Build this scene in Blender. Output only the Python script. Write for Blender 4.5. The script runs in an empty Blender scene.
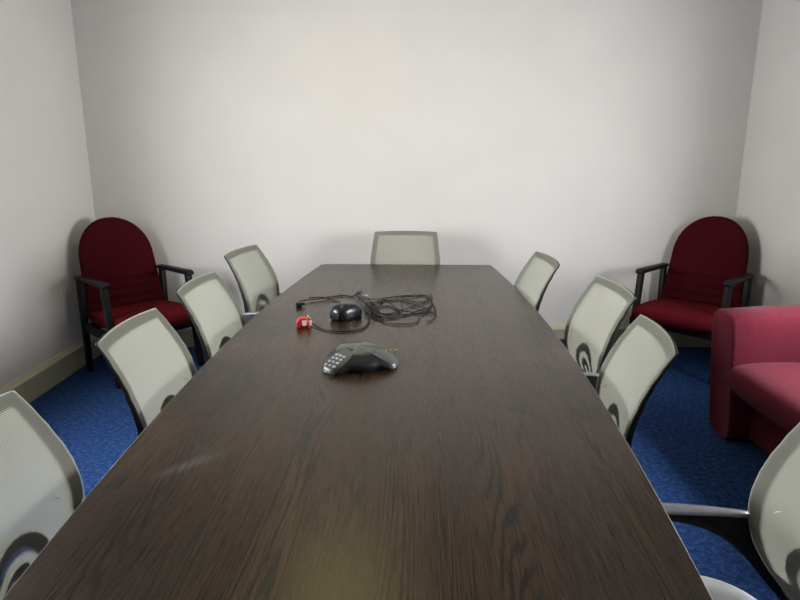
import bpy, bmesh, math, random
from mathutils import Vector, Matrix
random.seed(7)
PI = math.pi
scn = bpy.context.scene
COL = scn.collection

# ------------------------------------------------------------------ camera, world, lights, exposure
cam_d = bpy.data.cameras.new('camera'); cam = bpy.data.objects.new('camera', cam_d); COL.objects.link(cam)
cam_d.sensor_width = 36.0; cam_d.lens = 622 / 800 * 36.0
cam_d.clip_start = 0.02
cam.location = (0, 0, 1.5); cam.rotation_euler = (math.radians(90 - 13.56), 0, 0)
scn.camera = cam
scn.view_settings.view_transform = 'Standard'; scn.view_settings.look = 'None'
scn.view_settings.gamma = 1.0; scn.view_settings.use_curve_mapping = False
scn.view_settings.exposure = 0.0
world = bpy.data.worlds.new('world'); scn.world = world; world.use_nodes = True
world.node_tree.nodes['Background'].inputs[0].default_value = (0.92, 0.96, 1.0, 1)
world.node_tree.nodes['Background'].inputs[1].default_value = 2.5

XL, XR, YB, YR, HC = -2.28, 2.51, 4.667, -1.7, 2.8      # left wall, right wall, back wall, rear wall, ceiling
WINL = (1.6, 2.95, 0.90, 1.85)       # y0 y1 z0 z1 of the opening in the left wall
WINR = (1.55, 3.0, 0.90, 1.85)        # same, right wall
def area(name, loc, rot, sx, sy, power, color):
    l = bpy.data.lights.new(name, 'AREA'); l.shape = 'RECTANGLE'; l.size = sx; l.size_y = sy
    l.energy = power; l.color = color
    o = bpy.data.objects.new(name, l); COL.objects.link(o); o.location = loc; o.rotation_euler = rot
    return o
# daylight entering through the two side windows
area('daylight_right', (XR + 0.16, (WINR[0]+WINR[1])/2, (WINR[2]+WINR[3])/2), (0, math.radians(90), 0),
     WINR[3]-WINR[2], WINR[1]-WINR[0], 144, (0.985, 0.985, 1.0))
area('daylight_left', (XL - 0.16, (WINL[0]+WINL[1])/2, (WINL[2]+WINL[3])/2), (0, math.radians(-90), 0),
     WINL[3]-WINL[2], WINL[1]-WINL[0], 140, (0.985, 0.985, 1.0))

# ------------------------------------------------------------------ materials
def nmat(name):
    m = bpy.data.materials.new(name); m.use_nodes = True
    nt = m.node_tree; return m, nt, nt.nodes['Principled BSDF']
def N(nt, t, **kw):
    n = nt.nodes.new(t)
    for k, v in kw.items():
        if hasattr(n, k): setattr(n, k, v)
        else: n.inputs[k.replace('_', ' ')].default_value = v
    return n
def ramp(nt, src, stops):
    r = nt.nodes.new('ShaderNodeValToRGB'); e = r.color_ramp.elements
    while len(e) < len(stops): e.new(0.5)
    for el, (p, c) in zip(e, stops):
        el.position = p; el.color = (*c, 1)
    nt.links.new(src, r.inputs[0]); return r.outputs[0]
def coords(nt, scale=(1, 1, 1), rot=(0, 0, 0), kind='Object'):
    tc = nt.nodes.new('ShaderNodeTexCoord'); mp = nt.nodes.new('ShaderNodeMapping')
    mp.inputs['Scale'].default_value = scale; mp.inputs['Rotation'].default_value = rot
    nt.links.new(tc.outputs[kind], mp.inputs[0]); return mp.outputs[0]
def noise_mat(name, c1, c2, scale=40, rough=0.6, bump=0.0, spec=0.5, stretch=(1, 1, 1), detail=4, sheen=0, dist=0.002, metallic=0, coat=0):
    m, nt, b = nmat(name)
    co = coords(nt, stretch)
    n = N(nt, 'ShaderNodeTexNoise'); n.inputs['Scale'].default_value = scale; n.inputs['Detail'].default_value = detail
    nt.links.new(co, n.inputs['Vector'])
    nt.links.new(ramp(nt, n.outputs['Fac'], [(0.3, c1), (0.7, c2)]), b.inputs['Base Color'])
    b.inputs['Roughness'].default_value = rough; b.inputs['Specular IOR Level'].default_value = spec
    b.inputs['Metallic'].default_value = metallic
    b.inputs['Sheen Weight'].default_value = sheen; b.inputs['Coat Weight'].default_value = coat
    if bump:
        bp = N(nt, 'ShaderNodeBump'); bp.inputs['Strength'].default_value = bump; bp.inputs['Distance'].default_value = dist
        nt.links.new(n.outputs['Fac'], bp.inputs['Height']); nt.links.new(bp.outputs[0], b.inputs['Normal'])
    return m

M = {}
M['wall'] = noise_mat('wall_paint', (0.645, 0.632, 0.612), (0.675, 0.662, 0.642), 2.5, 0.75, 0.0, 0.3)
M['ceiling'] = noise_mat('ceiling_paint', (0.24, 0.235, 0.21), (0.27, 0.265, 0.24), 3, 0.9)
M['wall_rear'] = noise_mat('rear_wall_panelling', (0.12, 0.10, 0.08), (0.15, 0.13, 0.10), 3, 0.7)
M['skirting'] = noise_mat('skirting_paint', (0.36, 0.35, 0.25), (0.42, 0.41, 0.30), 9, 0.45, 0.15)
M['skirting_top'] = noise_mat('skirting_moulding_paint', (0.52, 0.47, 0.34), (0.58, 0.53, 0.40), 9, 0.45)
M['white'] = noise_mat('white_gloss_paint', (0.74, 0.74, 0.71), (0.78, 0.78, 0.75), 8, 0.35)
M['door'] = noise_mat('door_veneer', (0.20, 0.10, 0.05), (0.30, 0.16, 0.08), 6, 0.4, stretch=(8, 8, 1))
M['chrome'] = noise_mat('brushed_metal', (0.6, 0.6, 0.6), (0.7, 0.7, 0.7), 30, 0.25, metallic=1)
M['black'] = noise_mat('black_nylon', (0.005, 0.005, 0.006), (0.010, 0.010, 0.011), 60, 0.5, 0.05, 0.2)
M['armpad'] = noise_mat('grey_gloss_arm_plastic', (0.15, 0.15, 0.18), (0.18, 0.18, 0.21), 30, 0.22, coat=0.6)
M['chair_wood'] = noise_mat('black_stained_wood', (0.005, 0.005, 0.006), (0.010, 0.010, 0.011), 30, 0.5, 0.1, 0.2, stretch=(1, 1, 0.2))
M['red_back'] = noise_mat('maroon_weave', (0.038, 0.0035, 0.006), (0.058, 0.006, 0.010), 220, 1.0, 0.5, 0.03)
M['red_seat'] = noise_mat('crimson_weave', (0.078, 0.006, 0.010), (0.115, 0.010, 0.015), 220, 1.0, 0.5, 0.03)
M['sofa'] = noise_mat('raspberry_weave', (0.092, 0.012, 0.023), (0.140, 0.021, 0.037), 160, 1.0, 0.5, 0.04, sheen=0.04)
M['seat_pale'] = noise_mat('pale_grey_seat_vinyl', (0.62, 0.64, 0.68), (0.68, 0.70, 0.74), 60, 0.35, 0.05)
M['grille'] = noise_mat('black_speaker_grille', (0.008, 0.008, 0.010), (0.03, 0.03, 0.034), 700, 0.5, 0.2, 0.3)
M['phone'] = noise_mat('grey_phone_plastic', (0.07, 0.077, 0.07), (0.095, 0.10, 0.095), 50, 0.33)
M['phone_dark'] = noise_mat('dark_seam', (0.02, 0.02, 0.02), (0.03, 0.03, 0.03), 50, 0.5)
M['key'] = noise_mat('pale_grey_keys', (0.42, 0.43, 0.46), (0.50, 0.51, 0.54), 50, 0.3)
M['module'] = noise_mat('glossy_black_plastic', (0.008, 0.009, 0.012), (0.014, 0.015, 0.019), 30, 0.25)
M['cable'] = noise_mat('black_rubber', (0.004, 0.004, 0.005), (0.010, 0.010, 0.011), 90, 0.5, 0, 0.3)
M['plug_red'] = noise_mat('red_plastic', (0.55, 0.015, 0.03), (0.65, 0.03, 0.05), 60, 0.3)
M['plug_white'] = noise_mat('cream_plastic', (0.78, 0.70, 0.60), (0.85, 0.78, 0.68), 60, 0.4)
M['brass'] = noise_mat('brass_pin', (0.75, 0.60, 0.32), (0.85, 0.70, 0.42), 60, 0.25, metallic=1)
M['crumb'] = noise_mat('yellow_crumb', (0.50, 0.36, 0.10), (0.70, 0.52, 0.18), 300, 0.8)
M['edge'] = noise_mat('table_edge_band', (0.22, 0.17, 0.12), (0.34, 0.28, 0.21), 20, 0.35, stretch=(1, 0.1, 1))
M['clip'] = noise_mat('clear_white_plastic', (0.72, 0.74, 0.76), (0.78, 0.80, 0.82), 50, 0.25)

def carpet():
    m, nt, b = nmat('blue_loop_carpet')
    co = coords(nt)
    n1 = N(nt, 'ShaderNodeTexNoise'); n1.inputs['Scale'].default_value = 180; n1.inputs['Detail'].default_value = 3
    n2 = N(nt, 'ShaderNodeTexNoise'); n2.inputs['Scale'].default_value = 45; n2.inputs['Detail'].default_value = 3
    for n in (n1, n2): nt.links.new(co, n.inputs['Vector'])
    mx = N(nt, 'ShaderNodeMath', operation='ADD'); nt.links.new(n1.outputs['Fac'], mx.inputs[0]); nt.links.new(n2.outputs['Fac'], mx.inputs[1])
    hf = N(nt, 'ShaderNodeMath', operation='MULTIPLY'); nt.links.new(mx.outputs[0], hf.inputs[0]); hf.inputs[1].default_value = 0.5
    nt.links.new(ramp(nt, hf.outputs[0], [(0.36, (0.008, 0.022, 0.075)), (0.52, (0.019, 0.053, 0.165)), (0.66, (0.050, 0.100, 0.245))]), b.inputs['Base Color'])
    b.inputs['Roughness'].default_value = 1.0; b.inputs['Specular IOR Level'].default_value = 0.05
    bp = N(nt, 'ShaderNodeBump'); bp.inputs['Strength'].default_value = 0.7; bp.inputs['Distance'].default_value = 0.006
    nt.links.new(hf.outputs[0], bp.inputs['Height']); nt.links.new(bp.outputs[0], b.inputs['Normal'])
    return m
M['carpet'] = carpet()

def veneer():
    m, nt, b = nmat('wenge_veneer')
    # fine pores running along the table
    cp = coords(nt, (650, 8, 1)); n1 = N(nt, 'ShaderNodeTexNoise'); n1.inputs['Scale'].default_value = 1; n1.inputs['Detail'].default_value = 4
    nt.links.new(cp, n1.inputs['Vector'])
    # broad bands between veneer leaves
    cb = coords(nt, (9, 0.35, 1)); n2 = N(nt, 'ShaderNodeTexNoise'); n2.inputs['Scale'].default_value = 1; n2.inputs['Detail'].default_value = 3
    nt.links.new(cb, n2.inputs['Vector'])
    # cathedral figure: contour lines of a long, stretched noise
    cm = coords(nt, (5.5, 0.36, 1)); n3 = N(nt, 'ShaderNodeTexNoise'); n3.inputs['Scale'].default_value = 1; n3.inputs['Detail'].default_value = 1.5; n3.inputs['Roughness'].default_value = 0.35
    nt.links.new(cm, n3.inputs['Vector'])
    cj = coords(nt, (60, 12, 1)); n4 = N(nt, 'ShaderNodeTexNoise'); n4.inputs['Scale'].default_value = 1; n4.inputs['Detail'].default_value = 2
    nt.links.new(cj, n4.inputs['Vector'])
    k1 = N(nt, 'ShaderNodeMath', operation='MULTIPLY'); k1.inputs[1].default_value = 420; nt.links.new(n3.outputs['Fac'], k1.inputs[0])
    k2 = N(nt, 'ShaderNodeMath', operation='MULTIPLY'); k2.inputs[1].default_value = 3.5; nt.links.new(n4.outputs['Fac'], k2.inputs[0])
    k3 = N(nt, 'ShaderNodeMath', operation='ADD'); nt.links.new(k1.outputs[0], k3.inputs[0]); nt.links.new(k2.outputs[0], k3.inputs[1])
    k4 = N(nt, 'ShaderNodeMath', operation='SINE'); nt.links.new(k3.outputs[0], k4.inputs[0])
    w = N(nt, 'ShaderNodeMapRange'); w.inputs['From Min'].default_value = -1; w.inputs['From Max'].default_value = 1; nt.links.new(k4.outputs[0], w.inputs['Value'])
    mk = coords(nt, (11, 0.16, 1)); n5 = N(nt, 'ShaderNodeTexNoise'); n5.inputs['Scale'].default_value = 1; n5.inputs['Detail'].default_value = 1
    nt.links.new(mk, n5.inputs['Vector'])
    mask = N(nt, 'ShaderNodeMapRange'); mask.inputs['From Min'].default_value = 0.43; mask.inputs['From Max'].default_value = 0.55
    nt.links.new(n5.outputs['Fac'], mask.inputs['Value'])
    pores = ramp(nt, n1.outputs['Fac'], [(0.34, (0.013, 0.007, 0.004)), (0.50, (0.036, 0.0195, 0.0098)), (0.70, (0.058, 0.034, 0.018))])
    bands = ramp(nt, n2.outputs['Fac'], [(0.3, (0.78, 0.78, 0.80)), (0.7, (1.15, 1.12, 1.08))])
    mul = N(nt, 'ShaderNodeMix'); mul.data_type = 'RGBA'; mul.blend_type = 'MULTIPLY'; mul.inputs[0].default_value = 1
    nt.links.new(pores, mul.inputs[6]); nt.links.new(bands, mul.inputs[7])
    fig = ramp(nt, w.outputs[0], [(0.15, (0.22, 0.24, 0.28)), (0.5, (1.25, 1.2, 1.05))])
    mul2 = N(nt, 'ShaderNodeMix'); mul2.data_type = 'RGBA'; mul2.blend_type = 'MULTIPLY'
    nt.links.new(mask.outputs[0], mul2.inputs[0]); nt.links.new(mul.outputs[2], mul2.inputs[6]); nt.links.new(fig, mul2.inputs[7])
    # dusty wipe mark near the left edge
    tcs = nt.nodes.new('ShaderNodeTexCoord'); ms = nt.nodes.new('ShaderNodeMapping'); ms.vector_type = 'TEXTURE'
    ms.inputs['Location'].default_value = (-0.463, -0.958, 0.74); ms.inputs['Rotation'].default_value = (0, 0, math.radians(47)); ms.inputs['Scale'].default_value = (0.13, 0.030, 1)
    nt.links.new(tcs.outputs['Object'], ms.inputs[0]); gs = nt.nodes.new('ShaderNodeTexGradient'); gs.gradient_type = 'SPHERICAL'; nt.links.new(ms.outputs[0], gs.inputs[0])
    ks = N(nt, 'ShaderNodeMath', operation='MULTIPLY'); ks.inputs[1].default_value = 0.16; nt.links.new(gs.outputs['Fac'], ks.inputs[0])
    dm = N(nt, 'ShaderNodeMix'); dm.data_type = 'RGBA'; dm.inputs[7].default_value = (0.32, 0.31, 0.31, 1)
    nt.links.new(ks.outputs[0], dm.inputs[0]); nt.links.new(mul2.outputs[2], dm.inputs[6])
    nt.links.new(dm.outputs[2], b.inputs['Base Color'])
    rr = N(nt, 'ShaderNodeMapRange'); rr.inputs['To Min'].default_value = 0.23; rr.inputs['To Max'].default_value = 0.33
    nt.links.new(n1.outputs['Fac'], rr.inputs['Value']); nt.links.new(rr.outputs[0], b.inputs['Roughness'])
    bp = N(nt, 'ShaderNodeBump'); bp.inputs['Strength'].default_value = 0.12; bp.inputs['Distance'].default_value = 0.0006
    nt.links.new(n1.outputs['Fac'], bp.inputs['Height']); nt.links.new(bp.outputs[0], b.inputs['Normal'])
    b.inputs['Specular IOR Level'].default_value = 0.42
    return m
M['veneer'] = veneer()

def mesh_fabric():
    m, nt, b = nmat('pale_mesh_fabric')
    out = nt.nodes['Material Output']
    co = coords(nt)
    w = N(nt, 'ShaderNodeTexWave'); w.wave_type = 'BANDS'; w.bands_direction = 'Z'; w.inputs['Scale'].default_value = 78; w.inputs['Distortion'].default_value = 0.25
    nt.links.new(co, w.inputs['Vector'])
    nt.links.new(ramp(nt, w.outputs['Fac'], [(0.2, (0.275, 0.28, 0.235)), (0.8, (0.40, 0.41, 0.355))]), b.inputs['Base Color'])
    b.inputs['Roughness'].default_value = 0.7; b.inputs['Specular IOR Level'].default_value = 0.25
    tl = N(nt, 'ShaderNodeBsdfTranslucent'); tl.inputs['Color'].default_value = (0.40, 0.41, 0.34, 1)
    s1 = N(nt, 'ShaderNodeMixShader'); s1.inputs[0].default_value = 0.35
    nt.links.new(b.outputs[0], s1.inputs[1]); nt.links.new(tl.outputs[0], s1.inputs[2])
    tr = N(nt, 'ShaderNodeBsdfTransparent')
    a = N(nt, 'ShaderNodeMapRange'); a.inputs['To Min'].default_value = 0.04; a.inputs['To Max'].default_value = 0.38
    inv = N(nt, 'ShaderNodeMath', operation='SUBTRACT'); inv.inputs[0].default_value = 1.0
    nt.links.new(w.outputs['Fac'], inv.inputs[1]); nt.links.new(inv.outputs[0], a.inputs['Value'])
    s2 = N(nt, 'ShaderNodeMixShader'); nt.links.new(a.outputs[0], s2.inputs[0])
    nt.links.new(s1.outputs[0], s2.inputs[1]); nt.links.new(tr.outputs[0], s2.inputs[2])
    nt.links.new(s2.outputs[0], out.inputs['Surface'])
    return m
M['mesh'] = mesh_fabric()
def glass_mat():
    m, nt, b = nmat('window_glass'); out = nt.nodes['Material Output']
    tr = N(nt, 'ShaderNodeBsdfTransparent'); gl = N(nt, 'ShaderNodeBsdfGlossy'); gl.inputs['Roughness'].default_value = 0.02
    s = N(nt, 'ShaderNodeMixShader'); s.inputs[0].default_value = 0.06
    nt.links.new(tr.outputs[0], s.inputs[1]); nt.links.new(gl.outputs[0], s.inputs[2]); nt.links.new(s.outputs[0], out.inputs['Surface'])
    return m
M['glass'] = glass_mat()
def emis(name, c, s):
    m, nt, b = nmat(name)
    b.inputs['Base Color'].default_value = (0.8, 0.8, 0.8, 1); b.inputs['Emission Color'].default_value = (*c, 1); b.inputs['Emission Strength'].default_value = s
    return m
M['gleam_diffuser'] = emis('added_gleam_glow', (1.0, 0.80, 0.16), 2.6)  # glow of the added overhead panel, out of view

# ------------------------------------------------------------------ mesh helpers
def finish(bm, name, mat, parent=None, smooth=True, angle=40, subsurf=0):
    bmesh.ops.recalc_face_normals(bm, faces=bm.faces)
    me = bpy.data.meshes.new(name); bm.to_mesh(me); bm.free()
    me.materials.append(mat)
    for p in me.polygons: p.use_smooth = smooth
    if smooth:
        try: me.set_sharp_from_angle(angle=math.radians(angle))
        except Exception: pass
    o = bpy.data.objects.new(name, me); COL.objects.link(o); o.parent = parent
    if subsurf:
        s = o.modifiers.new('subsurf', 'SUBSURF'); s.levels = subsurf; s.render_levels = subsurf
    return o
def box(bm, lo, hi, bev=0.0, seg=2, M4=None):
    r = bmesh.ops.create_cube(bm, size=1)
    vs = r['verts']
    for v in vs:
        v.co = Vector([(lo[i]+hi[i])/2 + v.co[i]*(hi[i]-lo[i]) for i in range(3)])
    if bev:
        es = list({e for v in vs for e in v.link_edges})
        g = bmesh.ops.bevel(bm, geom=es, offset=bev, segments=seg, affect='EDGES', profile=0.5)
        vs = list({v for v in g['verts']} | {v for v in vs if v.is_valid})
    if M4 is not None:
        for v in vs: v.co = M4 @ v.co
    return vs
def tube(bm, pts, r, n=8, cap=True, flat=1.0):
    pts = [Vector(p) for p in pts]; rings = []
    up0 = Vector((0, 0, 1))
    for i, p in enumerate(pts):
        t = (pts[min(i+1, len(pts)-1)] - pts[max(i-1, 0)]).normalized()
        ref = up0 if abs(t.z) < 0.95 else Vector((1, 0, 0))
        a = t.cross(ref).normalized(); b = a.cross(t).normalized()
        rr = r[i] if isinstance(r, (list, tuple)) else r
        rings.append([bm.verts.new(p + a*math.cos(2*PI*k/n)*rr + b*math.sin(2*PI*k/n)*rr*flat) for k in range(n)])
    for i in range(len(rings)-1):
        for k in range(n):
            bm.faces.new((rings[i][k], rings[i][(k+1) % n], rings[i+1][(k+1) % n], rings[i+1][k]))
    if cap:
        bm.faces.new(rings[0][::-1]); bm.faces.new(rings[-1])
def prism(bm, poly, z0, z1, axis='Z', bev=0.0, seg=2):
    def P(a, b, c):
        return {'Z': (a, b, c), 'X': (c, a, b), 'Y': (a, c, b)}[axis]
    lo = [bm.verts.new(P(a, b, z0)) for a, b in poly]; hi = [bm.verts.new(P(a, b, z1)) for a, b in poly]
    fs = [bm.faces.new(lo[::-1]), bm.faces.new(hi)]
    n = len(poly)
    for i in range(n): fs.append(bm.faces.new((lo[i], lo[(i+1) % n], hi[(i+1) % n], hi[i])))
    if bev:
        bmesh.ops.recalc_face_normals(bm, faces=fs)
        es = [e for e in {e for f in fs for e in f.edges} if e.is_manifold and e.calc_face_angle(0) > 0.6]
        bmesh.ops.bevel(bm, geom=es, offset=bev, segments=seg, affect='EDGES', profile=0.5)
def smoothpath(pts, sub=6):
    pts = [Vector(p) for p in pts]; out = []
    for i in range(len(pts)-1):
        p0 = pts[max(i-1, 0)]; p1 = pts[i]; p2 = pts[i+1]; p3 = pts[min(i+2, len(pts)-1)]
        for k in range(sub):
            t = k/sub
            out.append(0.5*((2*p1) + (p2-p0)*t + (2*p0-5*p1+4*p2-p3)*t*t + (3*p1-p0-3*p2+p3)*t**3))
    out.append(pts[-1]); return out
def interp(tab, z):
    if z <= tab[0][0]: return tab[0][1]
    for (a, va), (b, vb) in zip(tab, tab[1:]):
        if z <= b:
            t = (z-a)/(b-a); t = t*t*(3-2*t)*0.35 + t*0.65
            return va + (vb-va)*t
    return tab[-1][1]
def thing(name, label, cat, loc=(0, 0, 0), rz=0, group=None):
    o = bpy.data.objects.new(name, None); COL.objects.link(o); o.empty_display_size = 0.1
    o.location = loc; o.rotation_euler = (0, 0, rz); o['label'] = label; o['category'] = cat
    if group: o['group'] = group
    return o
def tag(o, label, cat, group=None):
    o['label'] = label; o['category'] = cat
    if group: o['group'] = group
    return o
def struct(o):
    o['kind'] = 'structure'; return o
def copy_tree(o, parent=None):
    c = o.copy(); COL.objects.link(c); c.parent = parent
    for ch in list(o.children): copy_tree(ch, c)
    return c

# ------------------------------------------------------------------ room shell
T = 0.2
bm = bmesh.new(); box(bm, (XL-T, YR-T, -0.1), (XR+T, YB+T, 0)); struct(finish(bm, 'floor', M['carpet'], smooth=False))
bm = bmesh.new(); box(bm, (XL-T, YR-T, HC), (XR+T, YB+T, HC+0.1)); struct(finish(bm, 'ceiling', M['ceiling'], smooth=False))
bm = bmesh.new(); box(bm, (XL-T, YB, 0), (XR+T, YB+T, HC)); struct(finish(bm, 'wall_back', M['wall'], smooth=False))
DX0, DX1, DH = -1.9, -1.0, 2.04
bm = bmesh.new()
box(bm, (XL-T, YR-T, 0), (DX0, YR, HC)); box(bm, (DX1, YR-T, 0), (XR+T, YR, HC)); box(bm, (DX0, YR-T, DH), (DX1, YR, HC))
struct(finish(bm, 'wall_rear', M['wall_rear'], smooth=False))
def side_wall(name, x0, x1, W):
    bm = bmesh.new(); y0, y1, z0, z1 = W
    box(bm, (x0, YR, 0), (x1, YB, z0)); box(bm, (x0, YR, z1), (x1, YB, HC))
    box(bm, (x0, YR, z0), (x1, y0, z1)); box(bm, (x0, y1, z0), (x1, YB, z1))
    bmesh.ops.remove_doubles(bm, verts=bm.verts, dist=1e-5)
    return struct(finish(bm, name, M['wall'], smooth=False))
side_wall('wall_left', XL-T, XL, WINL); side_wall('wall_right', XR, XR+T, WINR)
def window(name, xin, s, W):
    y0, y1, z0, z1 = W
    bm = bmesh.new(); xa, xb = sorted((xin + s*0.05, xin + s*0.10)); f = 0.05
    box(bm, (xa, y0, z0), (xb, y1, z0+f)); box(bm, (xa, y0, z1-f), (xb, y1, z1))
    box(bm, (xa, y0, z0+f), (xb, y0+f, z1-f)); box(bm, (xa, y1-f, z0+f), (xb, y1, z1-f))
    ym = (y0+y1)/2; box(bm, (xa, ym-0.025, z0+f), (xb, ym+0.025, z1-f))
    o = struct(finish(bm, name, M['white'], smooth=False))
    xg = xin + s*0.075
    for a, b in ((y0+f, ym-0.025), (ym+0.025, y1-f)):
        bm = bmesh.new(); box(bm, (xg-0.003, a, z0+f), (xg+0.003, b, z1-f)); finish(bm, 'window_pane', M['glass'], o, smooth=False)
    bm = bmesh.new(); xa, xb = sorted((xin - s*0.03, xin + s*0.05)); box(bm, (xa, y0-0.03 if False else y0, z0-0.0), (xb, y1, z0+0.022), 0.004)
    finish(bm, 'window_sill', M['white'], o)
window('window_1', XL, -1, WINL); window('window_2', XR, 1, WINR)
# skirting: board with a lighter moulded top
def skirt(name, p0, p1, nrm):
    d = Vector((p1[0]-p0[0], p1[1]-p0[1], 0)); n = Vector((nrm[0], nrm[1], 0))
    def run(prof, nm, mat, parent=None):
        bm = bmesh.new()
        a = [bm.verts.new(Vector((p0[0], p0[1], z)) + n*t) for t, z in prof]; b = [bm.verts.new(Vector((p1[0], p1[1], z)) + n*t) for t, z in prof]
        k = len(prof)
        for i in range(k): bm.faces.new((a[i], a[(i+1) % k], b[(i+1) % k], b[i]))
        bm.faces.new(a[::-1]); bm.faces.new(b)
        return finish(bm, nm, mat, parent, angle=30)
    o = struct(run([(0, 0), (0.022, 0), (0.022, 0.138), (0, 0.138)], name, M['skirting']))
    run([(0, 0.138), (0.027, 0.138), (0.027, 0.150), (0.020, 0.158), (0.013, 0.166), (0.010, 0.176), (0, 0.176)], 'skirting_moulding', M['skirting_top'], o)
    return o
bl = skirt('baseboard_left', (XL, YR), (XL, YB), (1, 0)); skirt('baseboard_right', (XR, YR), (XR, YB), (-1, 0))
skirt('baseboard_back', (XL+0.027, YB), (XR-0.027, YB), (0, -1)); skirt('baseboard_rear', (DX1+0.08, YR), (XR-0.027, YR), (0, 1))
# scuffed filler patch on the left skirting
bm = bmesh.new()
for k, (r0, r1) in enumerate(((0.009, 0.013), (0.0, 0.004))):
    ring = [(math.cos(2*PI*i/20), math.sin(2*PI*i/20)) for i in range(20)]
    a = [bm.verts.new((XL+0.0228, 3.395+c*r1, 0.075+s*r1)) for c, s in ring]
    if r0:
        b = [bm.verts.new((XL+0.0228, 3.395+c*r0, 0.075+s*r0)) for c, s in ring]
        for i in range(20): bm.faces.new((a[i], a[(i+1) % 20], b[(i+1) % 20], b[i]))
    else: bm.faces.new(a)
finish(bm, 'filler_mark', M['skirting_top'], bl, smooth=False)
# door in the rear wall
bm = bmesh.new(); box(bm, (DX0+0.005, YR-0.06, 0.005), (DX1-0.005, YR-0.02, DH-0.005), 0.003); d1 = struct(finish(bm, 'door_1', M['door']))
bm = bmesh.new(); tube(bm, [(DX1-0.08, YR-0.02, 1.0), (DX1-0.08, YR+0.04, 1.0)], 0.01); tube(bm, [(DX1-0.07, YR+0.035, 1.0), (DX1-0.20, YR+0.035, 1.0)], 0.009)
finish(bm, 'door_handle', M['chrome'], d1)
bm = bmesh.new(); box(bm, (DX0-0.07, YR, 0), (DX0, YR+0.02, DH+0.07)); box(bm, (DX1, YR, 0), (DX1+0.07, YR+0.02, DH+0.07)); box(bm, (DX0, YR, DH), (DX1, YR+0.02, DH+0.07))
struct(finish(bm, 'trim_1', M['white'], smooth=False))

# unseen ceiling panel, added to put a warm gleam on the tabletop
cl = thing('added_gleam_panel', 'unseen warm glowing panel added on the ceiling for the gleam on the table', 'added light panel', (-0.38, 3.3, HC-0.06))
bm = bmesh.new(); box(bm, (-0.34, -0.54, 0), (0.34, -0.50, 0.06)); box(bm, (-0.34, 0.50, 0), (0.34, 0.54, 0.06)); box(bm, (-0.34, -0.50, 0), (-0.30, 0.50, 0.06)); box(bm, (0.30, -0.50, 0), (0.34, 0.50, 0.06))
finish(bm, 'gleam_panel_frame', M['white'], cl, smooth=False)
bm = bmesh.new(); box(bm, (-0.30, -0.50, 0.012), (0.30, 0.50, 0.03)); finish(bm, 'gleam_diffuser', M['gleam_diffuser'], cl, smooth=False)

# ------------------------------------------------------------------ conference table
TX, TY, TA = -0.025, 2.35, -math.atan(0.036)
tb = thing('conference_table', 'long dark brown wood-grain conference table with bowed sides in the middle of the room', 'table', (TX, TY, 0), TA)
HL = 1.838
def hw(s): return 0.682 - 0.107*(s/HL)**2
def outline(inset=0.0, n=48):
    r = [(hw(s)-inset, s) for s in [-(HL-inset) + 2*(HL-inset)*i/n for i in range(n+1)]]
    return r + [(-x, s) for x, s in r[::-1]]
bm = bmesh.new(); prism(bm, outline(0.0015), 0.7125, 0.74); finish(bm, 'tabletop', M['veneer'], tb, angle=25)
bm = bmesh.new()
po, pi_ = outline(0.0), outline(0.0016); k = len(po)
R = [[bm.verts.new((x, y, z)) for x, y in P] for P, z in ((pi_, 0.7122), (po, 0.7128), (po, 0.7394), (pi_, 0.7402))]
for a, b in ((0, 1), (1, 2), (2, 3)):
    for i in range(k): bm.faces.new((R[a][i], R[a][(i+1) % k], R[b][(i+1) % k], R[b][i]))
finish(bm, 'edge_band', M['edge'], tb, angle=25)
for s in (-1, 1):
    bm = bmesh.new(); box(bm, (-0.20, s*1.28-0.03, 0.03), (0.20, s*1.28+0.03, 0.712), 0.003); box(bm, (-0.20, s*1.28-0.05, 0.0), (0.20, s*1.28+0.05, 0.03), 0.004)
    finish(bm, 'leg', M['veneer'], tb)
bm = bmesh.new(); box(bm, (-0.012, -1.33, 0.30), (0.012, 1.33, 0.712)); finish(bm, 'modesty_panel', M['veneer'], tb, smooth=False)
bm = bmesh.new(); box(bm, (-hw(HL)-0.001, HL-0.012, 0.7395), (-hw(HL)+0.016, HL+0.001, 0.7412), 0.0006)
finish(bm, 'chipped_corner', M['white'], tb)['label'] = 'white chipped corner'

# ------------------------------------------------------------------ mesh-backed office chair (faces local +Y)
Z0, Z1 = 0.49, 0.945
PROF = [(0.49, -0.050), (0.53, -0.028), (0.57, -0.010), (0.62, 0.0), (0.68, -0.003), (0.73, -0.015), (0.79, -0.037), (0.84, -0.062), (0.89, -0.092), (0.945, -0.128)]
WID = [(0.49, 0.165), (0.53, 0.190), (0.58, 0.215), (0.64, 0.236), (0.70, 0.243), (0.76, 0.243), (0.84, 0.233), (0.945, 0.219)]
YL = -0.225
def S(u, v, off=0.0):
    z = Z0 + (Z1-Z0)*v
    w = interp(WID, z); rc = 0.009
    if z > Z1-rc: w -= rc - math.sqrt(max(rc*rc - (z-(Z1-rc))**2, 0))
    rb = 0.06
    if z < Z0+rb: w -= rb - math.sqrt(max(rb*rb - ((Z0+rb)-z)**2, 0))
    y = YL + interp(PROF, z) + 0.024*u*u
    return Vector((u*w, y - off, z - 0.004*u*u*v))
VS = [0, .01, .03, .06, .09, .13] + [0.18+0.055*i for i in range(14)] + [.935, .95, .962, .970, .976, .982, .988, .993, .997, 1.0]
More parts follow.
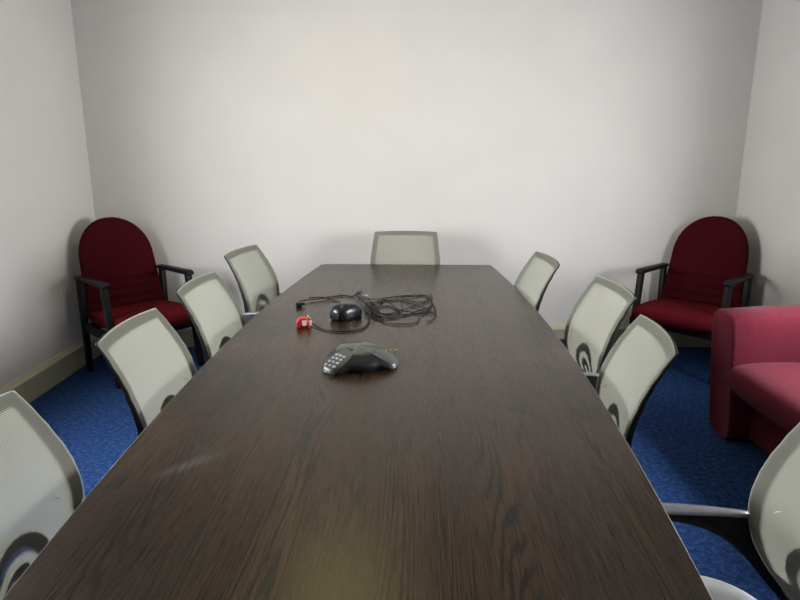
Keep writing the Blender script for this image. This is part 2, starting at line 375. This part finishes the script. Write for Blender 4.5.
def make_mesh_chair():
    t = thing('mesh_chair', '', 'chair')
    # seat
    bm = bmesh.new()
    n = 40; rings = []
    def se(a, sx, sy, p=2.9):
        c, s = math.cos(a), math.sin(a)
        return sx*math.copysign(abs(c)**(2/p), c), sy*math.copysign(abs(s)**(2/p), s)
    for sc, z in ((0.0, 0.474), (0.4, 0.476), (0.7, 0.479), (0.88, 0.478), (0.96, 0.470), (1.0, 0.455), (0.985, 0.437), (0.94, 0.425), (0.0, 0.425)):
        if sc == 0: rings.append([bm.verts.new((0, 0.02, z))])
        else: rings.append([bm.verts.new((se(2*PI*i/n, 0.243*sc, 0.238*sc)[0], 0.02+se(2*PI*i/n, 0.243*sc, 0.238*sc)[1], z - 0.02*max(0, se(2*PI*i/n, 1, 1)[1])**3*sc)) for i in range(n)])
    for a, b in zip(rings, rings[1:]):
        for i in range(n):
            if len(a) == 1: bm.faces.new((a[0], b[i], b[(i+1) % n]))
            elif len(b) == 1: bm.faces.new((a[i], b[0], a[(i+1) % n]))
            else: bm.faces.new((a[i], b[i], b[(i+1) % n], a[(i+1) % n]))
    finish(bm, 'seat', M['seat_pale'], t, angle=70)
    bm = bmesh.new(); box(bm, (-0.20, -0.17, 0.395), (0.20, 0.20, 0.426), 0.014, 3); box(bm, (-0.09, -0.10, 0.34), (0.09, 0.10, 0.396), 0.01)
    # spine joining seat and back
    for (y0, z0), (y1, z1) in (((-0.14, 0.405), (-0.300, 0.41)), ((-0.300, 0.41), (-0.290, 0.50))):
        d = Vector((0, y1-y0, z1-z0)); L = d.length
        Mx = Matrix.Translation((0, y0, z0)) @ d.to_track_quat('Y', 'Z').to_matrix().to_4x4()
        box(bm, (-0.05, -0.01, -0.013), (0.05, L+0.01, 0.013), 0.006, 2, Mx)
    finish(bm, 'seat_shell', M['black'], t)
    # mesh panel
    bm = bmesh.new(); nu = 20
    g = [[bm.verts.new(S(-1+2*i/nu, v)) for i in range(nu+1)] for v in VS]
    for a, b in zip(g, g[1:]):
        for i in range(nu): bm.faces.new((a[i], a[i+1], b[i+1], b[i]))
    mp = finish(bm, 'mesh_back', M['mesh'], t, angle=80)
    # frame rim behind the mesh, deeper towards the bottom
    bm = bmesh.new()
    per = [(-1+2*i/16, 0.0) for i in range(16)] + [(1, v) for v in VS[:-1]] + [(1-2*i/16, 1.0) for i in range(16)] + [(-1, v) for v in VS[:0:-1]]
    loops = [[], [], [], []]
    for u, v in per:
        th = 0.003 + 0.024*(1-v)
        ui, vi = u*0.85, 0.09 + v*0.845
        loops[0].append(bm.verts.new(S(u*0.995, min(max(v,0.004),0.996), 0.0048))); loops[1].append(bm.verts.new(S(ui, vi, 0.0052)))
        loops[2].append(bm.verts.new(S(ui, vi, th*0.9+0.006))); loops[3].append(bm.verts.new(S(u*0.985, min(max(v, 0.008), 0.995), th+0.006)))
    k = len(per)
    for a, b in ((0, 1), (1, 2), (2, 3), (3, 0)):
        for i in range(k): bm.faces.new((loops[a][i], loops[a][(i+1) % k], loops[b][(i+1) % k], loops[b][i]))
    finish(bm, 'back_frame', M['black'], t, angle=50)
    # lumbar support: an arched hoop with a smaller pad, just behind the mesh
    bm = bmesh.new()
    def arch(hwid, top, bot, wd, dep0):
        pts = [(-hwid, bot)] + [(-hwid*math.cos(a), (top-hwid) + hwid*math.sin(a)) for a in [PI*i/14 for i in range(15)]] + [(hwid, bot)]
        L = [[], [], [], []]
        for i, (x, z) in enumerate(pts):
            a = pts[max(i-1, 0)]; b = pts[min(i+1, len(pts)-1)]
            dx, dz = b[0]-a[0], b[1]-a[1]; q = math.hypot(dx, dz); nx, nz = -dz/q, dx/q
            for j, (s, dd) in enumerate(((1, 0), (-1, 0), (-1, 0.010), (1, 0.010))):
                X, Z = x + nx*s*wd/2, z + nz*s*wd/2
                y = YL + interp(PROF, Z) + 0.024*(X/0.24)**2 - dep0 - dd
                L[j].append(bm.verts.new((X, y, Z)))
        for j in range(4):
            for i in range(len(pts)-1): bm.faces.new((L[j][i], L[j][i+1], L[(j+1) % 4][i+1], L[(j+1) % 4][i]))
        for i in (0, -1): bm.faces.new([L[j][i] for j in range(4)])
    arch(0.098, 0.668, 0.535, 0.034, 0.008); arch(0.034, 0.606, 0.535, 0.030, 0.008)
    box(bm, (-0.105, YL-0.055, 0.515), (0.105, YL-0.030, 0.545), 0.006)
    finish(bm, 'lumbar_support', M['black'], t, angle=50)
    for s in (-1, 1):     # small pale triangular clips beside the lumbar hoop
        bm = bmesh.new(); a = S(s*0.62, 0.44, -0.0015); w = 0.011
        tri = [(a.x-s*w, a.z+w*0.9), (a.x+s*w*0.3, a.z+w*0.2), (a.x+s*w, a.z-w*0.8)]
        lo = [bm.verts.new((x, S(x/interp(WID, z), (z-Z0)/(Z1-Z0), -0.0030).y, z)) for x, z in tri]; hi = [bm.verts.new((v.co.x, v.co.y+0.0007, v.co.z)) for v in lo]
        bm.faces.new(lo); bm.faces.new(hi)
        for i in range(3): bm.faces.new((lo[i], lo[(i+1) % 3], hi[(i+1) % 3], hi[i]))
        finish(bm, 'clip', M['clip'], t, smooth=False)['label'] = 'pale triangular clip'
    # arms
    for s in (-1, 1):
        x0 = s*0.240
        bm = bmesh.new()
        poly = [(-0.236, 0.622), (-0.10, 0.634), (0.13, 0.640), (0.15, 0.632), (0.10, 0.628), (0.0, 0.618), (-0.06, 0.606), (-0.10, 0.592), (-0.14, 0.572), (-0.175, 0.546), (-0.205, 0.518), (-0.235, 0.485), (-0.262, 0.450), (-0.290, 0.418), (-0.315, 0.395), (-0.345, 0.415), (-0.335, 0.44), (-0.320, 0.47), (-0.30, 0.50), (-0.275, 0.53), (-0.25, 0.57)]
        prism(bm, poly, x0-0.011, x0+0.011, 'X', 0.003)
        box(bm, (min(x0, s*0.02), -0.335, 0.398), (max(x0, s*0.02), -0.305, 0.425), 0.004)
        ar = finish(bm, 'arm', M['black'], t, angle=35)
        bm = bmesh.new()
        pr = []
        for y, z, w in ((-0.232, 0.622, 0.006), (-0.228, 0.625, 0.012), (-0.18, 0.631, 0.016), (-0.12, 0.637, 0.020), (-0.05, 0.642, 0.024), (0.08, 0.647, 0.027), (0.13, 0.645, 0.023), (0.152, 0.640, 0.012), (0.157, 0.638, 0.004)):
            pr.append([bm.verts.new((x0+w*math.cos(a), y, z+0.0075*math.sin(a))) for a in [2*PI*i/14 for i in range(14)]])
        for a, b in zip(pr, pr[1:]):
            for i in range(14): bm.faces.new((a[i], a[(i+1) % 14], b[(i+1) % 14], b[i]))
        bm.faces.new(pr[0]); bm.faces.new(pr[-1])
        finish(bm, 'arm_pad', M['armpad'], ar, angle=60)['label'] = 'shiny grey arm pad'
    # base: gas column, five spokes, castors
    bm = bmesh.new(); tube(bm, [(0, 0, 0.10), (0, 0, 0.24)], 0.028, 16); tube(bm, [(0, 0, 0.24), (0, 0, 0.345)], 0.016, 14); finish(bm, 'gas_column', M['black'], t)
    for k in range(5):
        a = 2*PI*k/5 + PI/2; d = Vector((math.cos(a), math.sin(a), 0))
        bm = bmesh.new(); tube(bm, [d*0.02+Vector((0, 0, .115)), d*0.15+Vector((0, 0, .098)), d*0.30+Vector((0, 0, .076))], [0.024, 0.020, 0.015], 8)
        sp = finish(bm, 'base_spoke', M['black'], t)
        bm = bmesh.new(); p = d*0.29; q = Vector((-d.y, d.x, 0))
        for s in (-1, 1): tube(bm, [p+q*s*0.007+Vector((0, 0, .028)), p+q*s*0.024+Vector((0, 0, .028))], 0.028, 16)
        tube(bm, [p+Vector((0, 0, .03)), p+Vector((0, 0, .075))], 0.009, 8)
        finish(bm, 'castor', M['black'], sp)
    return t
proto = make_mesh_chair()
def place_mesh(c, mx, my, ang, label):
    """mx,my: middle of the top edge; ang: facing direction in degrees"""
    a = math.radians(ang); c.location = (mx + 0.322*math.cos(a), my + 0.322*math.sin(a), 0); c.rotation_euler = (0, 0, a - PI/2)
    c['label'] = label; c['group'] = 'mesh-backed office chairs around the conference table'
spots = [
    (-0.925, 1.185, -1, 'pale mesh-back office chair left of the table, nearest the camera'),
    (-0.889, 1.984, -1, 'pale mesh-back office chair left of the table, second from the camera'),
    (-0.886, 2.684, -4, 'pale mesh-back office chair left of the table, third from the camera'),
    (-0.906, 3.552, -10, 'pale mesh-back office chair left of the table, farthest from the camera'),
    (0.777, 3.290, 183, 'pale mesh-back office chair right of the table, farthest from the camera'),
    (0.902, 2.580, 182, 'pale mesh-back office chair right of the table, third from the camera'),
    (0.806, 1.896, 172, 'pale mesh-back office chair right of the table, second from the camera'),
    (0.972, 1.125, 180, 'pale mesh-back office chair right of the table, nearest the camera, grey arm showing'),
    (0.040, 4.362, -92, 'pale mesh-back office chair at the far head of the table'),
]
chairs = [proto] + [copy_tree(proto) for _ in spots[1:]]
for c, sp in zip(chairs, spots): place_mesh(c, *sp)

# ------------------------------------------------------------------ red reception armchairs (face local -Y)
def make_armchair():
    t = thing('armchair', '', 'armchair')
    # backrest: rounded-top shell, leaning back, with pleats low down
    def bw(q):    # half width along the back's height q 0..1
        lo = 0.280 - 0.036*q
        return lo
    H = 0.655; n = 48; rt = 0.50
    bm = bmesh.new()
    prof = []
    NQ = 72
    qs = [i/NQ for i in range(NQ+1)]
    rows = []
    for q in qs:
        z = q*H; w = bw(q)
        if z > H-rt*0.55:
            k = (z-(H-rt*0.55))/(rt*0.55); w *= max(0.0, 1-k**2.35)**0.5
        rows.append((z, w))
    # extra rows near the top so it closes as a round crown
    top = []
    for k in (0.55, 0.7, 0.8, 0.88, 0.94, 0.975, 0.993):
        z = H-rt*0.55 + rt*0.55*k
        top.append((z, bw(z/H)*max(0.0, 1-k**2.35)**0.5))
    rows = sorted({(round(a, 5), b) for a, b in rows[:-1] + top})
    nu = 24
    th = 0.036
    def ysurf(z): return 0.205*max(0, z)
    ringsF = []
    for z, w in rows:
        pleat = 0.0
        if z < 0.26: pleat = 0.012*(1-abs(math.sin(PI*z/0.062)))**1.5
        ring = []
        for j in range(nu):      # closed loop around front and rear
            a = 2*PI*j/nu; cx = math.cos(a); sy = math.sin(a)
            x = w*math.copysign(abs(cx)**0.55, cx); tt = th*min(1.0, w/0.10)
            y = -math.copysign(abs(sy)**0.6, sy)*tt
            bow = 0.028*(x/0.26)**2
            yy = ysurf(z) + y - bow - (pleat if sy > 0.3 else 0)
            ring.append(bm.verts.new((x, yy, z)))
        ringsF.append(ring)
    for a, b in zip(ringsF, ringsF[1:]):
        for j in range(nu): bm.faces.new((a[j], a[(j+1) % nu], b[(j+1) % nu], b[j]))
    bm.faces.new(ringsF[0]); bm.faces.new(ringsF[-1])
    for v in bm.verts: v.co = v.co + Vector((0, 0.235, 0.385))
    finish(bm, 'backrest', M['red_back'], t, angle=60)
    # seat cushion, bulging front edge
    bm = bmesh.new()
    sec = [(-0.275, 0.345), (-0.292, 0.375), (-0.290, 0.410), (-0.262, 0.437), (-0.20, 0.450), (-0.10, 0.452), (0.05, 0.444), (0.20, 0.432), (0.215, 0.425), (0.215, 0.36), (0.20, 0.345)]
    xs = [-0.268, -0.262, -0.245, -0.20, -0.10, 0, 0.10, 0.20, 0.245, 0.262, 0.268]
    loops = []
    for x in xs:
        e = max(0, abs(x)-0.22)/0.048; sh = 1 - 0.30*e*e
        loops.append([bm.verts.new((x, 0.0+(y)*(1-0.04*e*e), 0.395+(z-0.395)*sh)) for y, z in sec])
    m_ = len(sec)
    for a, b in zip(loops, loops[1:]):
        for j in range(m_): bm.faces.new((a[j], a[(j+1) % m_], b[(j+1) % m_], b[j]))
    bm.faces.new(loops[0]); bm.faces.new(loops[-1])
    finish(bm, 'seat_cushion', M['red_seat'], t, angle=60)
    bm = bmesh.new(); box(bm, (-0.272, -0.235, 0.30), (0.272, -0.215, 0.348), 0.003); box(bm, (-0.272, 0.20, 0.30), (0.272, 0.222, 0.348), 0.003); finish(bm, 'seat_rail', M['chair_wood'], t)
    for s in (-1, 1):
        x0 = s*0.292
        bm = bmesh.new(); prism(bm, [(0.225, 0), (0.262, 0), (0.258, 0.655), (0.212, 0.655)], x0-0.019, x0+0.019, 'X', 0.004); finish(bm, 'rear_leg', M['chair_wood'], t, angle=30)
        bm = bmesh.new(); prism(bm, [(-0.235, 0), (-0.195, 0), (-0.112, 0.655), (-0.156, 0.655)], x0-0.019, x0+0.019, 'X', 0.004); finish(bm, 'front_leg', M['chair_wood'], t, angle=30)
        bm = bmesh.new(); box(bm, (x0-0.014, -0.225, 0.295), (x0+0.014, 0.235, 0.352), 0.004); finish(bm, 'side_rail', M['chair_wood'], t)
        bm = bmesh.new(); prism(bm, [(0.268, 0.652), (0.268, 0.676), (-0.145, 0.686), (-0.171, 0.680), (-0.178, 0.664), (-0.171, 0.652)], x0-0.026, x0+0.026, 'X', 0.007, 3); finish(bm, 'armrest', M['chair_wood'], t, angle=40)
    return t
ac = make_armchair()
def place_arm(c, rx, ry, ang, label):
    """rx,ry: point midway between the rear ends of the armrests; ang facing degrees"""
    a = math.radians(ang); c.location = (rx + 0.262*math.cos(a), ry + 0.262*math.sin(a), 0); c.rotation_euler = (0, 0, a + PI/2)
    c['label'] = label; c['group'] = 'red armchairs in the far corners'
place_arm(ac, -1.975, 4.325, -42, 'dark red armchair with black wooden arms in the far left corner')
ac2 = copy_tree(ac); place_arm(ac2, 2.195, 4.39, -136, 'dark red armchair with black wooden arms in the far right corner, behind the sofa')

# ------------------------------------------------------------------ sofa by the right wall (faces -X)
so = thing('sofa', 'raspberry pink upholstered sofa with thick rolled arm against the right wall', 'sofa', (2.07, 2.52, 0))
def arm_piece(y0, y1):
    """upholstered end: profile in y/z swept along x, top rising to the rear"""
    bm = bmesh.new(); w = y1-y0; yc = (y0+y1)/2; n = 28; rings = []
    for x, top, sh in ((-0.392, 0.600, 0.80), (-0.402, 0.625, 0.90), (-0.400, 0.645, 0.96), (-0.385, 0.66, 1.0), (-0.20, 0.672, 1.0), (0.05, 0.685, 1.0), (0.30, 0.70, 1.0), (0.385, 0.705, 1.0)):
        ring = []
        for j in range(n):
            a = 2*PI*j/n; c, s = math.cos(a), math.sin(a)
            p = 5.5
            yy = yc + w/2*sh*math.copysign(abs(c)**(2/p), c)*(1.0 + 0.06*max(0, s))
            top2 = top+0.03; zz = top2/2+0.002 + (top2/2-0.002)*math.copysign(abs(s)**(2/(p if s > 0 else 8)), s)*(sh if s > 0 else 1)**0.3
            xx = x + (0.055*(1 - zz/0.65) if x < -0.3 else 0)
            ring.append(bm.verts.new((xx, yy, zz)))
        rings.append(ring)
    for a, b in zip(rings, rings[1:]):
        for j in range(n): bm.faces.new((a[j], a[(j+1) % n], b[(j+1) % n], b[j]))
    bm.faces.new(rings[0]); bm.faces.new(rings[-1])
    return finish(bm, 'armrest', M['sofa'], so, angle=60)
arm_piece(0.475, 0.70); arm_piece(-0.70, -0.475)
bm = bmesh.new(); box(bm, (-0.24, -0.50, 0.02), (0.38, 0.50, 0.285), 0.015, 3); finish(bm, 'base', M['sofa'], so)
bm = bmesh.new()
sec = [(-0.32, 0.250), (-0.365, 0.262), (-0.415, 0.30), (-0.437, 0.355), (-0.425, 0.40), (-0.385, 0.432), (-0.32, 0.447), (-0.15, 0.455), (0.10, 0.445), (0.20, 0.43), (0.20, 0.262)]
loops = []
for y in (-0.472, -0.466, -0.445, -0.40, -0.30, -0.1, 0.1, 0.30, 0.40, 0.445, 0.466, 0.472):
    e = max(0, abs(y)-0.37)/0.102; k = math.sqrt(max(0, 1-0.55*e**3)); 
    loops.append([bm.verts.new((-0.10+(x+0.10)*(0.80+0.20*k), y, 0.345+(z-0.345)*k)) for x, z in sec])
m_ = len(sec)
for a, b in zip(loops, loops[1:]):
    for j in range(m_): bm.faces.new((a[j], a[(j+1) % m_], b[(j+1) % m_], b[j]))
bm.faces.new(loops[0]); bm.faces.new(loops[-1])
bm.transform(Matrix.Translation((0, 0, 0.026)))
finish(bm, 'seat_cushion', M['sofa'], so, angle=70, subsurf=1)
bm = bmesh.new(); prism(bm, [(0.16, 0.27), (0.385, 0.05), (0.40, 0.05), (0.40, 0.76), (0.37, 0.80), (0.30, 0.80), (0.25, 0.76)], -0.472, 0.472, 'Y', 0.02, 3); finish(bm, 'backrest', M['sofa'], so, angle=50)
for sx in (-0.27, 0.33):
    for sy in (-0.56, 0.56):
        bm = bmesh.new(); tube(bm, [(sx, sy, 0.0), (sx, sy, 0.024)], 0.02, 12); finish(bm, 'foot', M['black'], so)

# ------------------------------------------------------------------ conference phone
ph = thing('conference_phone', 'grey three-legged conference phone with black speaker grilles standing on the table', 'conference phone', (-0.155, 2.165, 0.74), math.radians(0))
ph.scale = (1, 1, 0.88)
LEG = [math.radians(a) for a in (229, 343, 105)]   # keypad leg, right leg, far leg
def legness(a):
    return max(math.exp(-((math.degrees(abs((a-l+PI) % (2*PI)-PI))/23.0)**4)) for l in LEG)
def redge(a, base=False):
    k = legness(a); return 0.076 + (0.150-0.076)*k if not base else 0.108 + (0.154-0.108)*k
def zedge(a):
    k = legness(a); return 0.067*(1-k) + 0.022*k
NA = 96
bm = bmesh.new(); c0 = bm.verts.new((0, 0, 0.078)); prev = None; first = None
rad = [0.25, 0.5, 0.7, 0.85, 0.95, 1.0]
rings = []
for f in rad:
    ring = []
    for i in range(NA):
        a = 2*PI*i/NA; r = redge(a); z1 = zedge(a)
        z = 0.078 - (0.078-z1)*(f**1.7)
        if f == 1.0: z -= 0.003
        ring.append(bm.verts.new((r*f*math.cos(a), r*f*math.sin(a), z)))
    rings.append(ring)
low = []
for i in range(NA):   # leg ends run down to the table; between them only a thin lip
    a = 2*PI*i/NA; k = legness(a)
    low.append(bm.verts.new(((redge(a)+0.002)*math.cos(a), (redge(a)+0.002)*math.sin(a), (zedge(a)-0.009)*(1-k) + 0.002*k)))
rings.append(low)
for i in range(NA): bm.faces.new((c0, rings[0][i], rings[0][(i+1) % NA]))
for a_, b_ in zip(rings, rings[1:]):
    for i in range(NA): bm.faces.new((a_[i], b_[i], b_[(i+1) % NA], a_[(i+1) % NA]))
finish(bm, 'housing', M['phone'], ph, angle=50)
for gi in range(3):    # bulging grille between each pair of legs
    L = sorted(LEG); a0 = L[gi]; a1 = L[(gi+1) % 3] + (2*PI if gi == 2 else 0)
    bm = bmesh.new(); cols = []
    n = 30
    for i in range(n+1):
        a = a0 + math.radians(17) + (a1-a0-math.radians(34))*i/n
        col = []
        for j in range(8):
            t = j/7; rr = (redge(a)-0.004)*(1-t) + redge(a, True)*t + 0.022*math.sin(PI*min(1, t*1.0))*(1-legness(a))
            z = (zedge(a)-0.004)*(1-t) + 0.003*t
            col.append(bm.verts.new((rr*math.cos(a), rr*math.sin(a), z)))
        cols.append(col)
    for c1, c2 in zip(cols, cols[1:]):
        for j in range(7): bm.faces.new((c1[j], c1[j+1], c2[j+1], c2[j]))
    finish(bm, 'speaker_grille', M['grille'], ph, angle=60)
la = LEG[0]; dl = Vector((math.cos(la), math.sin(la), 0)); dn = Vector((-dl.y, dl.x, 0))
def topz(p):
    a = math.atan2(p.y, p.x); r = redge(a); f = min(1, p.length/r); return 0.078-(0.078-zedge(a))*f**1.7
for i in range(4):
    for j in range(3):
        p = dl*(0.085+0.017*i) + dn*(-0.019+0.019*j); z = topz(p)
        bm = bmesh.new(); box(bm, (-0.0045, -0.006, -0.003), (0.0045, 0.006, 0.0035), 0.0015, 2, Matrix.Translation((p.x, p.y, z)) @ Matrix.Rotation(la, 4, 'Z') @ Matrix.Rotation(math.radians(22), 4, 'Y'))
        finish(bm, 'key', M['key'], ph)['label'] = 'pale key'
bm = bmesh.new(); p = dl*0.040; box(bm, (-0.006, -0.014, -0.002), (0.006, 0.014, 0.0015), 0.001, 1, Matrix.Translation((p.x, p.y, topz(p))) @ Matrix.Rotation(la, 4, 'Z') @ Matrix.Rotation(math.radians(14), 4, 'Y')); finish(bm, 'display', M['phone_dark'], ph)
for l in LEG:          # seams where the legs meet the dome
    d = Vector((math.cos(l), math.sin(l), 0)); q = Vector((-d.y, d.x, 0)); bm = bmesh.new()
    pts = [d*0.070+q*s for s in (-0.042, -0.02, 0, 0.02, 0.042)]
    tube(bm, [Vector((p.x, p.y, topz(p))) for p in pts], 0.0010, 6); finish(bm, 'seam', M['phone_dark'], ph)

# ------------------------------------------------------------------ black module with the cable tangle, red plug
md = thing('cable_module', 'shiny black rounded connection box lying against the left end of the cable tangle', 'adapter', (-0.247, 2.80, 0.74), math.radians(48))
bm = bmesh.new(); rings = []
n = 32
for f, z in ((0.90, 0.0), (0.99, 0.008), (1.0, 0.020), (0.98, 0.036), (0.89, 0.052), (0.70, 0.064), (0.38, 0.071), (0, 0.0725)):
    if f == 0: rings.append([bm.verts.new((0, 0, z))]); continue
    ring = []
    for i in range(n):
        a = 2*PI*i/n; c, s = math.cos(a), math.sin(a)
        x = 0.082*f*math.copysign(abs(c)**0.75, c); y = 0.050*f*math.copysign(abs(s)**0.8, s)*(1-0.12*x/0.088)
        ring.append(bm.verts.new((x, y, z*(1-0.10*(x/0.088)))))
    rings.append(ring)
for a, b in zip(rings, rings[1:]):
    for i in range(n):
        if len(b) == 1: bm.faces.new((a[i], a[(i+1) % n], b[0]))
        else: bm.faces.new((a[i], a[(i+1) % n], b[(i+1) % n], b[i]))
bm.faces.new(rings[0][::-1]); finish(bm, 'casing', M['module'], md, angle=50)
bm = bmesh.new(); box(bm, (-0.0845, -0.026, 0.008), (-0.070, 0.026, 0.040), 0.003); finish(bm, 'socket_panel', M['cable'], md)
bm = bmesh.new(); tube(bm, [(-0.045, -0.046, 0.050), (-0.04, -0.02, 0.0705), (-0.04, 0.02, 0.0705), (-0.045, 0.046, 0.050)], 0.0012, 6); finish(bm, 'seam', M['phone_dark'], md)

cb = thing('cable_tangle', 'tangle of thin black cable on the table ending in a red mains plug', 'cable', (0.0, 2.95, 0.74))
bm = bmesh.new(); rc = 0.0032
def at(px, py):     # px,py: measured in the photograph's frame, z = table top
    th_ = math.radians(13.56); dx = (px-400)/622; dy = (300-py)/622
    d = Vector((dx, math.cos(th_)+dy*math.sin(th_), -math.sin(th_)+dy*math.cos(th_))); t = (0.745-1.5)/d.z
    return Vector((d.x*t, d.y*t-2.95, 0))
def cable(pts, r=0.0026, lift=None, zb=0.0052):
    P = []
    for i, p in enumerate(pts):
        v = at(p[0], p[1]); z = zb + (p[2] if len(p) > 2 else 0); P.append((v.x, v.y, z))
    Q = smoothpath(P, 6)
    for q in Q: q.z = max(q.z, r+0.0006)
    tube(bm, Q, r, 7)
cable([(300, 303, .010), (310, 300.5, .004), (322, 299, .003), (333, 296.5), (344, 295.6), (353, 296.3), (358, 293.5, .01), (360, 296, .012), (357, 299, .02), (363, 303, .015), (368, 308, .01)], 0.0036)
cable([(309, 300, .012), (322, 299.5, .012), (332, 299.5), (341, 303)], 0.0028)
cable([(310, 323, .006), (318, 327), (330, 330.5), (345, 331.3), (358, 330), (366, 326), (369, 320, .006), (368, 312, .015), (362, 304, .02)], 0.0035)
cable([(356, 297, .01), (362, 294, .015), (361, 299, .02), (368, 301, .012), (378, 299), (385, 298), (400, 296), (418, 295), (428, 296), (431, 300), (435, 308), (436, 314), (432, 320), (426, 322)], 0.0024)
cable([(366, 305, .01), (376, 302), (388, 299, .006), (402, 297.5, .006), (415, 296.5), (424, 295.5), (429, 299, .006), (426, 303), (415, 306), (404, 309), (396, 312), (384, 314), (374, 312, .008), (366, 308, .01)], 0.0024)
cable([(370, 310, .01), (380, 307), (388, 306), (396, 309), (404, 312, .004), (414, 312), (422, 310), (430, 306), (432, 298), (430, 296, .012)], 0.0024)
cable([(372, 308, .012), (382, 301), (392, 300.5), (401, 300), (408, 303), (418, 307, .004), (428, 309), (436, 313), (428, 313), (415, 313.5), (400, 315), (388, 318), (376, 317)], 0.0024)
cable([(374, 312, .008), (380, 320), (390, 323.5), (402, 324), (412, 323.5), (418, 321), (419, 317, .004), (423, 314), (430, 310)], 0.0026)
cable([(378, 316), (388, 318.5), (400, 316.5), (410, 314), (420, 311, .006), (429, 308), (433, 304)], 0.0024)
cable([(384, 300), (380, 304, .006), (386, 303, .01), (396, 308), (400, 311), (394, 314), (382, 314), (376, 308, .01)], 0.0024)
cable([(402, 298, .004), (410, 301), (420, 302), (427, 300), (431, 297, .01)], 0.0028)
cable([(401, 298), (402, 304), (403, 310)], 0.0020)
for (dx, dy) in ((0, 0), (3, 2), (-2, 4), (5, 5), (1, 7)):
    cable([(365+dx, 300+dy, .012), (370+dx, 304+dy, .020), (374+dx, 309+dy, .014), (370+dx, 312+dy, .008), (367+dx, 307+dy, .016), (373+dx, 303+dy, .006)], 0.0024)
cable([(362, 301, .015), (368, 306, .022), (376, 314, .015), (384, 320), (376, 319), (371, 313, .01), (377, 305, .01), (383, 302)], 0.0024)
finish(bm, 'cord', M['cable'], cb, angle=60)
bm = bmesh.new(); v = at(299, 306); box(bm, (-0.013, -0.016, 0.0), (0.013, 0.016, 0.022), 0.004, 2, Matrix.Translation((v.x, v.y, 0.0008))); box(bm, (0.008, -0.006, 0.010), (0.030, 0.012, 0.020), 0.003, 2, Matrix.Translation((v.x, v.y, 0)) @ Matrix.Rotation(0.2, 4, 'Z'))
finish(bm, 'connector', M['cable'], cb)['label'] = 'small black connector'
bm = bmesh.new(); v = at(366, 297); box(bm, (-0.004, -0.010, 0), (0.004, 0.010, 0.006), 0.001, 1, Matrix.Translation((v.x, v.y, 0.012)) @ Matrix.Rotation(0.7, 4, 'Z')); finish(bm, 'cable_tie', M['clip'], cb)['label'] = 'pale cable tie'
# plug: lies on its side, pins to the upper right
v = at(303, 326)
Mp = Matrix.Translation((v.x, v.y, 0.0004)) @ Matrix.Scale(1.15, 4) @ Matrix.Rotation(math.radians(12), 4, 'Z')
bm = bmesh.new(); prism(bm, [(-0.024, 0.0), (0.024, 0.0), (0.025, 0.022), (0.014, 0.038), (-0.014, 0.038), (-0.026, 0.022)], -0.016, 0.016, 'Y', 0.005, 3)
bm.transform(Mp); pg = finish(bm, 'plug', M['plug_red'], cb, angle=40); pg['label'] = 'red three-pin mains plug'
bm = bmesh.new(); box(bm, (-0.004, -0.0185, 0.012), (0.013, -0.0155, 0.030), 0.001); bm.transform(Mp); finish(bm, 'sticker', M['plug_white'], pg)
bm = bmesh.new(); box(bm, (0.010, -0.004, 0.026), (0.028, 0.004, 0.036), 0.001, 1); box(bm, (0.018, -0.006, 0.036), (0.0245, 0.006, 0.046), 0.001, 1)
bm.transform(Mp); finish(bm, 'pin', M['brass'], pg)
for zz, xx in ((0.006, 0.0), (0.006, 0.02)):
    bm = bmesh.new(); box(bm, (xx, -0.0225, zz), (xx+0.007, -0.0145, zz+0.007), 0.001, 1); bm.transform(Mp); finish(bm, 'pin', M['brass'], pg)
bm = bmesh.new(); box(bm, (0.022, -0.008, 0.006), (0.034, 0.008, 0.024), 0.003, 2); bm.transform(Mp); finish(bm, 'cord_grip', M['plug_white'], pg)['label'] = 'cream cord grip'

# crumbs
for px, py, r in ((386, 350, 0.0028), (391, 349, 0.0022), (396, 349.5, 0.0034)):
    v = at(px, py); bm = bmesh.new(); bmesh.ops.create_icosphere(bm, subdivisions=2, radius=r)
    for q in bm.verts: q.co = Vector((q.co.x*1.4, q.co.y*1.5, q.co.z*0.7)) * (1+random.uniform(-.2, .2))
    zmin = min(q.co.z for q in bm.verts)
    o = finish(bm, 'crumb', M['crumb']); o.location = (v.x, v.y+2.95, 0.7402-zmin)
    tag(o, 'tiny yellow crumb on the table just beyond the conference phone', 'crumb', 'yellow crumbs beyond the phone')
